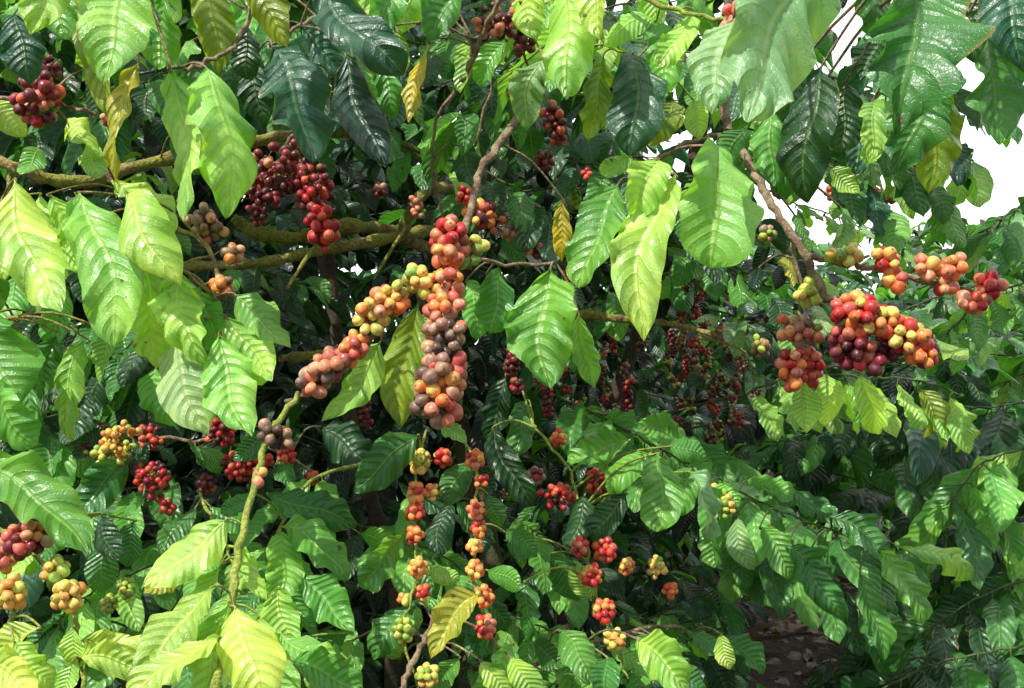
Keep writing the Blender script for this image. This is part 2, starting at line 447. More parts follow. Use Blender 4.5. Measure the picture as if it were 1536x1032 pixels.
build_branch('mossy limb with large glossy lime-green leaves hanging down',
  [([(-60,215,1.15),(40,258,1.15),(120,272,1.18),(240,240,1.22),(390,210,1.28),(540,200,1.35),(640,235,1.42)], 10, 12),
   ([(160,265,1.18),(250,330,1.1),(318,380,1.05),(326,460,1.0),(332,515,.98)], 4, 3),
   ([(15,262,1.15),(-20,400,1.08),(-10,480,1.05)], 4, 3)],
  [(22,268,92,468,90,1.0,'Y',-.06),(118,288,172,520,100,1.0,'L',-.05),(20,300,8,420,60,1.06,'L'),(165,272,262,350,62,1.02,'Y'),(192,290,272,428,84,.98,'Y',-.05),(215,385,236,552,80,.98,'L'),(272,405,312,552,70,.97,'L'),
   (350,440,436,522,60,1.0,'L'),(338,474,408,572,64,.98,'L'),(328,500,378,655,80,.95,'L',-.04),(262,500,312,652,88,.99,'P'),(-20,465,34,602,92,1.0,'G'),(-10,575,56,668,80,.98,'G'),(130,508,108,662,50,1.03,'L'),(170,500,150,578,48,1.05,'L'),
   (60,480,85,580,50,1.12,'D'),(235,550,265,640,54,1.05,'G'),(40,520,65,640,46,1.15,'M'),(-20,330,-5,470,66,1.08,'G'),(200,430,175,500,46,1.1,'M'),(300,545,285,640,46,1.1,'M'),(60,290,50,400,60,1.1,'L'),(240,300,215,390,50,1.1,'L'),
   (100,430,75,520,50,1.1,'G'),(330,560,345,640,44,1.06,'G'),(380,470,420,480,40,1.05,'L'),(180,380,150,450,50,1.14,'G'),(130,215,150,268,40,1.12,'L'),(60,220,30,262,40,1.1,'G'),
   (75,290,120,410,56,1.04,'L'),(140,330,195,470,60,1.06,'G'),(245,420,255,520,50,1.04,'G'),(300,430,345,540,50,1.02,'G'),(90,500,60,600,50,1.08,'M'),(260,200,300,262,44,1.16,'M'),(600,200,570,250,40,1.3,'M')],
  [([(300,325),(318,345)],28,11,12,'NDKN',1.1),([(350,380)],18,11,6,'KNO',1.05),([(330,420),(335,435)],20,11,7,'KON',1.02)], mat=MBARK)

build_branch('thin branch with dark pink coffee cherries and yellowing leaves',
  [([(-60,135,1.1),(30,150,1.08),(90,158,1.06),(145,170,1.04)], 4, 3),([(60,-60,1.0),(120,-20,1.0),(190,-30,1.0)], 4, 3)],
  [(185,-35,155,128,106,.92,'L',-.04),(60,-60,45,52,75,.95,'L'),(130,20,170,182,54,1.04,'O'),(208,95,182,282,46,1.0,'A',0.),(22,20,46,128,62,1.0,'T'),(100,-20,85,80,60,1.08,'M'),(-20,150,40,205,50,1.1,'Y'),(120,-50,100,60,60,1.0,'G'),
   (150,100,140,190,40,1.12,'D'),(100,180,150,240,40,1.12,'Y')],
  [([(45,125),(60,160)],42,12,24,'RDKD',1.04),([(165,178)],16,9,5,'KD',1.03),([(75,100)],20,9.5,8,'D',1.1),([(182,140)],10,9,2,'O',1.04)])

build_branch('leafy twig of broad drooping green coffee leaves',
  [([(430,-60,1.05),(378,20,1.02),(345,72,1.0),(300,98,.98),(252,100,.96)], 4, 3)],
  [(255,98,276,332,70,.94,'L',-.04),(308,100,338,328,102,.95,'L',-.03),(245,-20,238,105,60,1.03,'G'),(318,-40,328,112,62,1.0,'O'),(290,60,262,110,40,1.04,'G'),(205,-30,225,70,60,.98,'M'),(395,-50,432,72,62,.93,'O'),(372,40,372,120,46,1.05,'D'),(280,110,300,230,44,1.02,'G')])

build_branch('branch with dark teal leaves and hanging maroon coffee cherries',
  [([(620,-60,1.1),(520,0,1.08),(450,40,1.05),(405,70,1.03)], 4, 3),([(500,20,1.1),(470,150,1.2),(430,230,1.22),(460,300,1.22),(490,360,1.22)], 4, 3)],
  [(408,68,470,244,100,1.0,'T',-.04),(482,-20,606,112,80,1.0,'T',-.03),(518,78,578,248,66,1.03,'B'),(450,40,520,120,56,1.08,'T'),(560,90,590,180,42,1.1,'M'),(380,90,400,190,50,1.1,'D'),(600,-40,560,60,60,1.05,'G'),(350,-40,380,60,60,1.1,'G'),(480,60,470,190,60,1.12,'D')],
  [([(400,240),(440,262)],42,10.6,28,'DDK',1.2),([(470,270),(470,300)],36,10.6,24,'DDR',1.2),([(478,330),(488,355)],27,11.5,14,'RRD',1.18),([(400,290)],34,10,18,'D',1.24),([(450,235)],30,9.5,14,'D',1.26),([(385,320)],20,8.4,10,'D',1.3),([(570,285)],14,8,6,'DN',1.25)])

build_branch('bare grey twigs with yellow leaves and dark red coffee cherries',
  [([(712,60,1.1),(700,110,1.1),(655,180,1.12),(652,260,1.14),(665,330,1.16)], 4, 2.5),([(742,115,1.08),(715,220,1.1)], 2.5, 2),([(700,110,1.1),(740,20,1.05),(790,-60,1.0)], 4, 4),
   ([(780,0,1.05),(790,90,1.1),(830,180,1.12),(815,250,1.15)], 2.5, 2)],
  [(642,60,612,184,32,1.06,'A',0),(592,38,606,112,38,1.08,'O'),(815,85,790,196,52,1.04,'P'),(700,-40,642,62,58,1.08,'M'),(640,-40,600,52,52,1.1,'L'),(700,60,690,140,34,1.12,'L'),(760,60,720,130,40,1.15,'G'),(690,220,720,290,50,1.2,'D'),
   (560,-40,545,40,60,1.12,'L'),(830,0,800,60,40,1.12,'G')],
  [([(735,35),(775,25)],36,10.6,22,'DDK',1.08),([(785,62)],25,10.4,8,'D',1.08),([(770,125),(775,150)],12,8.4,8,'DR',1.1),([(828,165),(835,205)],21,9.2,18,'DDR',1.12),([(815,242)],17,9,8,'D',1.15),([(880,262)],8,7,3,'R',1.2)])

build_branch('orange coffee cherries beside limb on short spur',
  [([(690,280,1.2),(720,320,1.2),(760,350,1.2),(805,372,1.2),(850,400,1.2)], 4, 3)],
  [(700,300,650,330,30,1.2,'M'),(760,350,790,400,30,1.22,'M')],
  [([(695,292)],16,9,6,'RD',1.15),([(710,320),(740,330)],26,10.9,13,'KDO',1.16),([(762,348)],14,9.5,5,'NK',1.17),([(800,368)],20,10,7,'KND',1.17),([(625,300),(628,322)],14,8.6,7,'GNK',1.2),([(852,410)],10,8.6,3,'R',1.18)])

build_branch('twig with long lime and yellow-green leaves and orange cherries',
  [([(880,-60,1.0),(960,-5,.98),(1040,20,.96),(1098,32,.93)], 4, 3),([(900,-40,1.02),(905,60,1.04),(955,85,1.04)], 3, 2)],
  [(842,-30,846,145,84,1.0,'L',-.03),(905,82,880,208,56,1.04,'O'),(948,80,942,234,82,1.02,'T',-.03),(985,30,905,70,50,1.0,'L'),(1040,15,985,100,46,.98,'L'),(1012,50,1000,140,60,1.02,'G'),(900,-40,900,60,70,.98,'Y'),(960,-40,985,40,60,1.0,'L'),
   (1010,150,975,220,46,1.08,'O'),(1040,150,1050,210,46,1.06,'L'),(860,100,850,150,40,1.1,'G'),(1040,-40,1030,60,50,1.05,'G'),(800,-40,805,60,60,1.06,'L')],
  [([(1102,18),(1098,45)],20,11,10,'OKR',.92)], mat=MGREEN)

build_branch('large broad pale green coffee leaves hanging from overhead twig',
  [([(1100,-160,.8),(1250,-90,.76),(1400,-80,.8),(1560,-90,.85)], 4, 3)],
  [(1262,-80,1122,184,168,.72,'P',-.03),(1100,30,1068,172,84,.86,'P'),(1385,-60,1345,205,130,.8,'M',-.03),(1500,-60,1535,108,100,.85,'T'),(1480,20,1500,218,106,.88,'M'),(1440,-40,1462,95,80,.92,'D'),(1232,100,1212,305,92,.92,'D'),
   (1385,110,1338,262,84,.9,'M'),(1405,120,1392,290,80,.95,'O'),(1300,-60,1310,60,80,.95,'M'),(1190,60,1180,190,70,1.0,'D'),(1330,30,1290,120,70,1.0,'D'),(1180,-60,1150,40,80,.95,'M'),
   (1270,120,1262,230,64,1.0,'D'),(1310,150,1306,240,46,.98,'L'),(1150,160,1160,280,60,1.06,'G'),(1200,180,1170,300,54,1.05,'M')])

build_branch('brown branch loaded with orange, yellow and dark red coffee cherries',
  [([(1092,200,1.08),(1130,255,1.04),(1165,320,1.0),(1205,380,.97),(1238,440,.95),(1275,478,.94)], 7, 5),([(1205,382,.97),(1270,395,.96),(1340,408,.95),(1420,430,.94),(1490,440,.93)], 5, 3.5),
   ([(1275,478,.94),(1330,500,.93),(1400,512,.93)], 4, 3),([(1180,340,1.0),(1200,430,.99),(1205,570,.98)], 2.5, 2),([(1092,200,1.08),(1030,215,1.05),(940,270,1.0)], 4, 3),([(1092,200,1.08),(1085,100,1.1),(1100,-60,1.1)], 7, 8)],
  [(928,275,868,432,86,.98,'G',-.03),(988,238,948,332,74,.96,'L'),(1014,262,966,512,86,.96,'Y',-.04),(1078,220,1066,402,122,.95,'L',-.03),(950,235,900,260,40,1.04,'L'),(1160,215,1180,300,50,1.08,'M'),(1120,190,1085,260,60,1.06,'M'),
   (1400,505,1450,540,40,.95,'L'),(1180,380,1190,430,32,1.04,'A'),(1140,400,1130,440,30,1.05,'B'),(1245,250,1290,290,36,1.1,'L'),(1290,165,1300,250,40,1.08,'L'),(1230,420,1250,450,30,1.0,'L'),(1205,570,1210,650,50,1.02,'L'),(1240,560,1235,640,44,1.06,'L'),(1290,560,1310,650,44,1.04,'L'),
   (1190,320,1215,380,34,1.06,'G'),(1260,310,1250,370,34,1.1,'P')],
  [([(1275,465),(1310,478)],33,12.8,22,'OYRK',.92),([(1270,510),(1305,532)],38,12.4,28,'DDRK',.93),([(1330,488),(1375,512)],30,12.8,20,'OYOR',.92),([(1385,530)],23,12.4,9,'ODKR',.92),([(1330,520)],24,12,9,'DDR',.94),
   ([(1250,385),(1282,380)],18,12,6,'GY',.95),([(1320,380),(1335,395)],20,13,6,'OOR',.94),([(1345,420)],16,12.6,4,'OK',.94),([(1380,398),(1395,405)],18,13,4,'KO',.93),([(1420,405),(1435,395)],20,14,5,'OKO',.93),([(1418,432)],14,13,3,'RK',.93),
   ([(1445,455),(1470,455)],20,13,6,'RRK',.92),([(1475,425),(1495,430)],20,13,6,'RK',.92),
   ([(1212,435),(1215,450)],24,11,11,'GGY',.98),([(1180,490),(1215,500)],26,11,14,'GNK',.98),([(1185,530),(1190,570)],22,11.5,13,'KRO',.97),([(1218,530),(1220,570)],18,11.5,8,'KR',.98),([(1150,350)],16,9,6,'GN',1.0),([(1140,520)],18,9,7,'GN',1.1)],
   )

build_branch('small twig with pink coffee cherries against bright sky',
  [([(1460,240,1.5),(1380,270,1.5),(1320,290,1.5),(1240,290,1.5)], 2.5, 2)],
  [(1460,240,1470,312,60,1.5,'P'),(1340,280,1370,330,30,1.5,'L'),(1400,265,1360,235,30,1.5,'L'),(1300,285,1290,340,30,1.5,'G'),(1420,255,1400,300,26,1.5,'L'),(1270,290,1250,330,26,1.5,'L'),(1380,270,1390,320,30,1.5,'P'),(1440,250,1430,310,34,1.5,'L')],
  [([(1322,285),(1328,305)],18,8.4,9,'K',1.5),([(1245,290)],10,8,3,'K',1.5)])

build_branch('shaded branch with bunches of small bright red coffee cherries',
  [([(90,610,1.35),(180,645,1.32),(290,660,1.3),(400,670,1.28),(470,710,1.28)], 4, 3),([(200,650,1.32),(215,720,1.3),(250,770,1.3)], 3, 2)],
  [(195,690,108,785,62,1.25,'M'),(215,745,190,775,44,1.2,'G'),(300,670,330,710,44,1.24,'G'),(150,640,110,690,50,1.3,'D'),(480,640,560,700,60,1.4,'D'),(250,640,230,590,40,1.35,'M')],
  [([(185,652),(165,682)],32,8.4,30,'GYGO',1.25),([(225,655)],23,8.4,12,'DR',1.3),([(215,710),(240,730)],32,8.4,28,'RRD',1.25),([(250,760)],15,8,7,'R',1.25),([(325,655),(340,640)],25,8.4,20,'DR',1.28),([(350,700),(370,695)],28,8.4,24,'RDR',1.25),([(310,727)],18,8,9,'RD',1.25),
   ([(430,682)],16,8,9,'R',1.22),([(400,690)],12,8,5,'R',1.25),([(468,718)],12,8,5,'R',1.25),([(130,675)],16,8,9,'DG',1.3),([(235,600)],9,7,3,'D',1.35)], auto=[(0,.1,.9,5,75,'MDD',.7)])

build_branch('young yellow-green twig with maroon and unripe yellow coffee cherries',
  [([(-60,760,.95),(10,800,.93),(60,840,.92),(105,905,.9),(120,970,.88),(130,1060,.86)], 4, 3),([(-60,860,.9),(20,890,.88),(10,960,.87),(30,1060,.86)], 3, 3)],
  [(-40,700,132,830,88,.92,'G',-.04),(60,940,0,1010,55,.85,'Y'),(120,960,215,975,52,.86,'Y'),(20,960,80,1030,55,.83,'L'),(150,815,152,895,50,1.0,'M'),(120,985,230,1010,50,.83,'Y'),(110,940,120,1000,40,.85,'L'),(-30,990,60,1060,60,.82,'Y'),(110,990,90,1060,60,.82,'L'),(200,780,190,850,50,1.05,'M'),(150,770,180,840,44,1.0,'D')],
  [([(30,812),(52,802)],32,12,22,'DNKK',.9),([(5,835)],24,12,9,'KNO',.9),([(82,855)],22,11.5,9,'YYG',.9),([(102,893)],25,11.5,13,'YYYO',.88),([(15,890)],25,12,12,'YYO',.87),([(190,882)],16,8.4,9,'G',1.0),([(165,905)],14,8.4,7,'G',1.0),([(5,1020)],16,11.5,5,'Y',.85)], mat=MGREEN)

def string_branch(label, stem, leaves, cl): return build_branch(label, stem, leaves, cl, mat=MGREEN)
string_branch('thin hanging string of red and yellow coffee cherries in whorls',
  [([(640,640,1.1),(628,700,1.06),(622,770,1.03),(626,860,1.0),(606,950,.98),(640,1060,.97)], 2.2, 1.8)],
  [(628,652,530,738,64,1.04,'M',-.03),(612,798,540,880,52,1.02,'G'),(640,850,690,870,30,1.03,'L'),(625,900,560,990,56,1.02,'M'),(615,830,655,900,40,1.05,'M')],
  [([(630,690)],19,9.8,9,'GYO',1.05),([(624,738)],16,9.8,7,'ROO',1.02),([(622,768)],17,9.8,8,'RRO',1.02),([(648,738)],12,9,5,'OY',1.03),([(622,802)],13,9.4,6,'RO',1.0),([(627,850)],16,9.8,8,'OYO',1.0),([(634,888)],12,9,5,'RO',1.0),([(605,945)],19,9.8,11,'G',.98),([(640,1015)],19,9.8,10,'GY',.96),([(606,900)],9,8.6,3,'OY',1.0)])
string_branch('hanging string of coffee cherries ripening from yellow to red',
  [([(690,640,1.1),(712,700,1.05),(716,780,1.03),(712,860,1.0),(728,930,.99),(745,980,.98)], 2.2, 1.6)],
  [(705,690,668,760,50,1.06,'M'),(730,740,750,790,34,1.05,'M'),(730,855,782,880,50,1.0,'G'),(720,890,646,988,50,.95,'A',-.03),(700,700,740,740,36,1.1,'D'),(760,800,806,835,36,1.05,'M')],
  [([(664,686)],15,9.4,7,'RO',1.05),([(712,690)],16,9.4,8,'RKO',1.03),([(722,720)],11,9,4,'OR',1.03),([(714,766)],15,9.4,8,'ROK',1.01),([(718,792)],13,9.2,6,'OR',1.01),([(712,820)],11,9,5,'YO',1.0),([(713,855)],15,9.4,7,'YO',.99),([(725,895)],17,9.4,9,'YOO',.98),([(728,940)],18,9.8,9,'RKO',.97)])
string_branch('drooping coffee twig with small red cherries among dark leaves',
  [([(800,640,1.25),(850,700,1.2),(875,780,1.15),(890,870,1.1),(925,960,1.08),(940,1020,1.06)], 2.5, 2)],
  [(945,660,850,692,48,1.15,'G'),(975,680,912,738,52,1.12,'G'),(985,680,985,798,68,1.08,'G',-.03),(940,740,888,812,72,1.12,'D'),(1035,708,1058,815,52,1.14,'P'),(1000,670,1060,690,44,1.16,'G'),(878,740,850,832,52,1.15,'D'),(825,830,870,900,46,1.12,'M'),(790,870,792,965,46,1.02,'M'),(890,900,860,840,40,1.12,'L'),(760,810,790,840,30,1.1,'M'),(740,640,800,760,50,1.3,'D'),(790,600,770,690,44,1.35,'M'),(760,560,730,660,44,1.4,'D')],
  [([(838,658)],13,8.4,6,'RO',1.2),([(825,740),(850,750)],25,8.4,20,'RRD',1.18),([(895,722)],20,8.4,12,'RD',1.18),([(805,712)],17,8,7,'DN',1.2),([(870,820)],15,8.4,8,'RK',1.1),([(907,826)],19,9.2,11,'R',1.1),([(886,866)],19,9.2,11,'RRO',1.08),([(940,850)],15,8.4,7,'OY',1.1),([(906,918)],20,9.2,13,'RO',1.07),([(922,958)],20,9.2,11,'YO',1.06),([(985,850)],18,8.4,9,'YG',1.15),([(1005,885)],13,8.4,5,'RO',1.15),([(770,520),(768,560)],13,8,13,'D',1.25),([(775,580)],12,8,6,'DR',1.25)])

build_branch('arching branch with paired glossy green leaves cascading downward',
  [([(830,590,1.5),(930,640,1.42),(1020,690,1.34),(1120,745,1.28),(1230,790,1.24),(1350,830,1.2)], 2.5, 2.),([(880,620,1.48),(1000,640,1.5),(1100,700,1.5),(1200,735,1.5)], 2., 1.5)],
  [(1078,775,1072,852,44,1.2,'G'),(1105,775,1132,855,38,1.2,'P'),(1140,790,1190,868,46,1.18,'G'),(1180,820,1252,892,50,1.16,'M'),(1245,775,1342,850,52,1.18,'M'),(1318,825,1385,938,56,1.12,'G',-.03),(1350,822,1456,870,40,1.15,'L'),(1020,660,950,640,50,1.3,'G'),(1120,720,1190,750,40,1.3,'G'),(1060,730,1110,760,40,1.22,'G'),
   (1210,840,1270,930,46,1.15,'M'),(1290,860,1325,990,50,1.12,'M')],
  [([(1090,742),(1092,770)],14,8.4,9,'GY',1.2),([(1070,735)],10,8,4,'Y',1.22)], auto=[(0,.05,1.,14,130,'GGMG',.7),(1,0.,1.,9,118,'MMG',.6)], mat=MSHADE, slim=.9)

GR = 'leafy coffee branches reaching in from neighbouring bush'
S = .88
build_branch('dark spray of paired drooping leaves on straight twig', [([(1640,590,1.6),(1520,606,1.55),(1440,612,1.52),(1380,606,1.5)], 2.5, 2)], auto=[(0,0.,1.,9,145,'DMDT',1.3)], mat=MSHADE, group=GR, slim=S)
build_branch('spray of slender bright green leaves drooping in rows', [([(1640,640,1.45),(1540,670,1.4),(1470,700,1.37),(1420,760,1.34)], 2.5, 2)], auto=[(0,0.,1.,7,138,'GMLG',1.1)], mat=MSHADE, group=GR, slim=S)
build_branch('low spray of dark green paired leaves', [([(1640,850,1.45),(1540,870,1.4),(1450,905,1.36),(1370,960,1.34)], 2.5, 2)], auto=[(0,0.,1.,8,142,'MDGM',.8)], mat=MSHADE, group=GR, slim=S)
build_branch('long shaded spray of teal green leaves', [([(1640,790,1.75),(1480,770,1.7),(1340,740,1.68),(1210,690,1.7)], 2.5, 2)], auto=[(0,0.,1.,12,125,'DTMD',.8)], mat=MSHADE, group=GR, slim=S)
build_branch('pale sunlit spray of small leaves near skyline', [([(1640,410,1.5),(1540,425,1.45),(1470,450,1.42),(1420,500,1.4)], 2.5, 2)], auto=[(0,0.,1.,9,96,'LGGM',1.)], mat=MSHADE, group=GR, slim=S)
build_branch('spray of dusty green leaves hanging against bright sky', [([(1640,230,1.4),(1580,270,1.36),(1530,310,1.34),(1470,350,1.32)], 2.5, 2)], auto=[(0,0.,1.,8,100,'PGMD',1.2)], mat=MSHADE, group=GR, slim=S)
build_branch('yellow-green leaves drooping below ripe cherries', [([(1120,590,1.3),(1200,560,1.28),(1290,565,1.26),(1370,570,1.25),(1440,590,1.25)], 2.5, 2)], auto=[(0,0.,1.,10,100,'LGLO',1.8)], mat=MSHADE, group=GR, slim=S)
build_branch('arching twig of small mid-green leaves', [([(1340,620,1.6),(1260,630,1.6),(1180,660,1.6),(1100,660,1.62)], 2., 1.5)], auto=[(0,0.,1.,9,88,'MGDT',.8)], mat=MSHADE, group=GR, slim=S)
build_branch('drooping spray of dark leaves above bare soil', [([(1640,960,1.3),(1500,975,1.28),(1390,1000,1.26),(1300,1050,1.26)], 2.5, 2)], auto=[(0,0.,1.,8,140,'MDD',.8)], mat=MSHADE, group=GR, slim=S)
build_branch('feathery twig of pale leaves lit from behind', [([(1330,60,1.35),(1340,150,1.35),(1320,230,1.35),(1290,290,1.36)], 2., 1.5)], auto=[(0,0.,1.,6,70,'LPOG',.9)], mat=MSHADE, group=GR)
build_branch('feathery twig of pale leaves lit from behind', [([(1180,300,1.7),(1240,320,1.7),(1310,345,1.7),(1370,380,1.7)], 2., 1.5)], auto=[(0,0.,1.,8,46,'PGLG',.9)], mat=MSHADE, group=GR)
build_branch('long arching spray of slender glossy paired leaves', [([(1010,760,1.7),(1110,800,1.62),(1220,850,1.55),(1320,920,1.5),(1400,1000,1.46)], 2.5, 1.5)], auto=[(0,0.15,1.,10,126,'MGMD',.8)], mat=MSHADE, group=GR, slim=S)
build_branch('long arching spray of slender glossy paired leaves', [([(1180,640,1.9),(1290,680,1.85),(1400,740,1.8),(1500,820,1.76)], 2.5, 1.5)], auto=[(0,0.,1.,11,120,'MDGM',.9)], mat=MSHADE, group=GR, slim=S)
build_branch('long arching spray of slender glossy paired leaves', [([(1330,680,1.6),(1400,690,1.55),(1480,740,1.5),(1550,820,1.46)], 2.5, 1.5)], auto=[(0,0.,1.,8,130,'GMLM',1.)], mat=MSHADE, group=GR, slim=S)

build_branch('bushy twig of quilted mid-green leaves',
  [([(560,690,1.3),(470,720,1.2),(420,790,1.1),(408,870,1.05),(400,980,1.0),(420,1060,1.0)], 3.5, 3),([(300,740,1.2),(340,820,1.1),(360,900,1.05)], 3, 2)],
  [(400,740,535,790,62,1.1,'M'),(425,790,522,870,60,1.06,'G'),(450,860,532,948,60,1.02,'G',-.03),(420,795,418,902,60,1.04,'G',-.03),(418,880,442,972,56,1.0,'L'),(410,900,370,960,46,1.02,'G'),(420,950,520,1010,52,.98,'L'),(440,990,545,1035,56,.95,'G'),(380,740,330,770,40,1.1,'M'),(540,800,600,830,40,1.15,'G'),(520,950,470,1000,46,1.0,'M')],
  [([(595,940)],12,8,5,'G',1.05)], auto=[(0,.1,1.,6,105,'MMGG',.6),(1,0.,1.,4,100,'MG',.6)], mat=MGREEN)

build_branch('low twigs with glossy green leaves near the ground',
  [([(590,1060,.95),(620,990,.97),(655,925,1.0)], 5, 4),([(700,1080,1.0),(800,1000,1.05),(900,960,1.1),(1000,940,1.15),(1080,960,1.2)], 4, 3)],
  [(770,965,705,1050,60,.98,'G'),(765,985,800,1060,50,.96,'L'),(838,945,885,1024,70,1.0,'G',-.03),(955,958,1032,1035,92,1.0,'L',-.03),(910,985,900,1060,60,1.0,'M'),(1080,950,1098,1002,36,1.12,'Y'),(600,990,560,930,50,1.02,'L'),(690,985,655,1040,50,.98,'G'),(720,990,760,1060,60,.95,'L'),(800,960,850,1000,50,1.05,'M'),(1000,990,1060,1040,60,1.05,'M'),(620,905,600,960,40,1.05,'L'),(530,960,500,1000,40,1.05,'L')],
  [], auto=[(1,0.05,1.,7,92,'MGG',.5)])

shoots = [  # x0,x1,y0,y1,d0,d1,count,colours,leaf,label
 (-60,560,-60,150,1.28,1.5,7,'MGDTM',120,'overhead shoot of drooping mid-green leaves'),
 (-60,300,300,620,1.32,1.5,5,'GMDD',112,'sunlit shoot of green leaves beneath mossy limb'),
 (600,1100,-60,300,1.25,1.5,8,'GMLDT',104,'leafy shoot with fresh green leaves and dark gaps'),
 (1080,1330,-40,230,1.15,1.4,5,'DMGT',115,'shaded shoot of dark green leaves against sky'),
 (1340,1540,-60,30,1.1,1.3,2,'DMT',110,'shaded shoot of dark green leaves against sky'),
 (60,560,720,1040,1.2,1.4,6,'MGLG',112,'low shoot of bright quilted leaves'),
 (560,1060,700,1040,1.28,1.6,6,'MGDG',104,'low shoot of glossy green leaves around trunk'),
 (1310,1560,860,1060,1.4,1.8,3,'MDDT',124,'dense shoot of dark green drooping leaves'),
 (1060,1560,400,620,1.6,2.0,5,'GMPD',84,'hazy green shoot of small leaves'),
 (860,1120,300,440,1.35,1.55,2,'GMD',90,'leafy shoot with fresh green leaves and dark gaps')]
for (x0, x1, y0, y1, d0, d1, cnt, cc, lp, lab) in shoots:
    for i in range(cnt):
        x = x0+(x1-x0)*((i+rng.random())/cnt); y = rng.uniform(y0, y1); d = rng.uniform(d0, d1)
        ang = rng.choice((-1, 1)); L = rng.uniform(160, 250)
        pts = [(x-ang*L*.5, y-30, d+.12), (x, y, d), (x+ang*L*.35, y+L*.18, d-.04), (x+ang*L*.6, y+L*.42, d-.06)]
        build_branch(lab, [(pts, 2.5, 1.5)], auto=[(0, 0., 1., 7, lp, cc, .9)], mat=MSHADE, group='leafy coffee shoots without fruit', slim=.95)

# ================================================================== main tree
def spray(lc, o, d, ln, Lf, cols, droop=.8, tubes=None, step=.055, r=None, grav=.5):
    n = max(3, int(ln/step)); p = o.copy(); dd = nrm(d); path = [p.copy()]
    for k in range(n):
        dd = nrm(dd+A(0, 0, -grav*step*1.8)+A(rng.gauss(0, .05), rng.gauss(0, .05), rng.gauss(0, .03)))
        p = p+dd*step; path.append(p.copy())
        if k == 0: continue
        sd = nrm(np.cross(dd, A(0, 0, 1))+A(0, 0, rng.uniform(-.1, .1)))
        c0 = rng.choice(cols)
        for sg in (-1, 1):
            if rng.random() < .08: continue
            v = nrm(sd*sg*.9+dd*.6+A(0, 0, -droop*rng.uniform(.6, 1.4))+A(rng.gauss(0, .1), rng.gauss(0, .1), 0))
            nn = A(rng.gauss(0, .18), rng.gauss(0, .18)-.25, 1.)
            lc.add(p+v*.006, v, nn, Lf*rng.uniform(.75, 1.15)*(1 if k < n-2 else .7), rng.uniform(.34, .44), jit(c0, .2))
    lc.add(p, nrm(dd+A(0, 0, -.3)), A(0, -.3, 1), Lf*.7, .4, jit(rng.choice(cols), .2))
    if tubes is not None: tubes.add(path, .002, .0008, 6)

tree = bpy.data.objects.new('coffee_tree', None); COL.objects.link(tree)
torg = A(-.05, 1.95, GZ); tree.location = Vector(torg)
tree['label'] = 'old coffee tree with mossy limbs, dense dark foliage and fruit'; tree['category'] = 'coffee tree'
tb = Tubes()
trunks = [[A(-.06, 2.15, GZ-.05), A(-.1, 2.13, .7), A(-.04, 2.1, 1.0), A(-.09, 2.15, 1.25), A(-.14, 2.2, 1.5), A(.0, 2.15, 2.0), A(.05, 2.0, 2.7)],
          [A(-.1, 2.18, GZ-.05), A(-.24, 2.15, .7), A(-.24, 2.12, 1.0), A(-.36, 2.2, 1.4), A(-.5, 2.3, 2.4)],
          [A(-.02, 2.2, GZ-.05), A(.1, 2.22, .8), A(.16, 2.25, 1.2), A(.35, 2.3, 1.7), A(.5, 2.3, 2.3)]]
for i, t in enumerate(trunks): tb.add(smooth_path(t, 8), .032-.006*i, .013, 12, .14, i)
add_obj('trunk', tb.mesh('trunk', MTRUNK, torg), (0, 0, 0), tree)
limbs = [([(270,395,1.4),(400,402,1.4),(480,375,1.48),(600,350,1.6),(740,330,2.0)], 8, 12), ([(350,325,1.42),(385,350,1.44),(450,352,1.5),(560,350,1.6),(700,400,2.05)], 11, 14),
         ([(1085,505,1.35),(1010,482,1.36),(920,480,1.36),(860,470,1.45),(760,500,2.1)], 4, 9), ([(600,350,1.6),(640,290,1.6),(700,290,1.9)], 10, 12), ([(420,545,1.5),(520,535,1.6),(620,560,2.15)], 8, 12),
         ([(740,300,2.0),(760,200,1.85),(820,60,1.7)], 12, 8), ([(430,430,1.35),(470,380,1.4),(500,330,1.5)], 3, 4), ([(560,420,1.45),(610,340,1.5)], 3, 3), ([(1040,500,1.36),(1110,520,1.35),(1130,560,1.3)], 3, 2)]
for i, (pts, r0, r1) in enumerate(limbs):
    t = Tubes(); t.add(smooth_path([P(*p)+A(0, 0, rng.gauss(0, .004)) for p in pts], 10), r0/1536*1.15, r1/1536*1.15, 12, .22, i)
    add_obj('limb', t.mesh('limb', MBARK, torg), (0, 0, 0), tree)
lc = LeafCloud(10, 2, 1); tw = Tubes()
def inframe(o):
    return 768+o[0]/o[1]*1536, 516-(o[2]-EYE)/o[1]*1536
cnt = 0
while cnt < 640:
    o = A(rng.uniform(-1.4, 1.05), rng.uniform(1.6, 2.9), rng.uniform(.5, 2.9))
    px, py = inframe(o)
    if px > 1290 and py < 440: continue
    if px > 1110 and 130 < py < 400: continue
    if px > 1040 and py < 440 and rng.random() < .3: continue
    if px > 980 and py > 640 and rng.random() < .85: continue
    if px > 1030 and py > 760: continue
    if o[1] < 2.15 and 330 < px < 1050 and 280 < py < 860 and rng.random() < .8: continue
    if o[1] < 2.05 and 240 < px < 780 and 110 < py < 430 and rng.random() < .93: continue
    d = A(rng.gauss(0, 1), rng.gauss(-.3, .7), rng.uniform(-.3, .4))
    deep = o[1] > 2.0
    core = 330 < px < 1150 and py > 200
    dark = ('DKKBKDM' if core else 'DDKBTDM') if deep else 'MDMDTGDM'  # deeper sprays get darker leaves, painting in the crown's interior shade
    spray(lc, o, d, rng.uniform(.2, .42), rng.uniform(.09, .13), [LC[x] for x in dark], tubes=tw, step=.048); cnt += 1
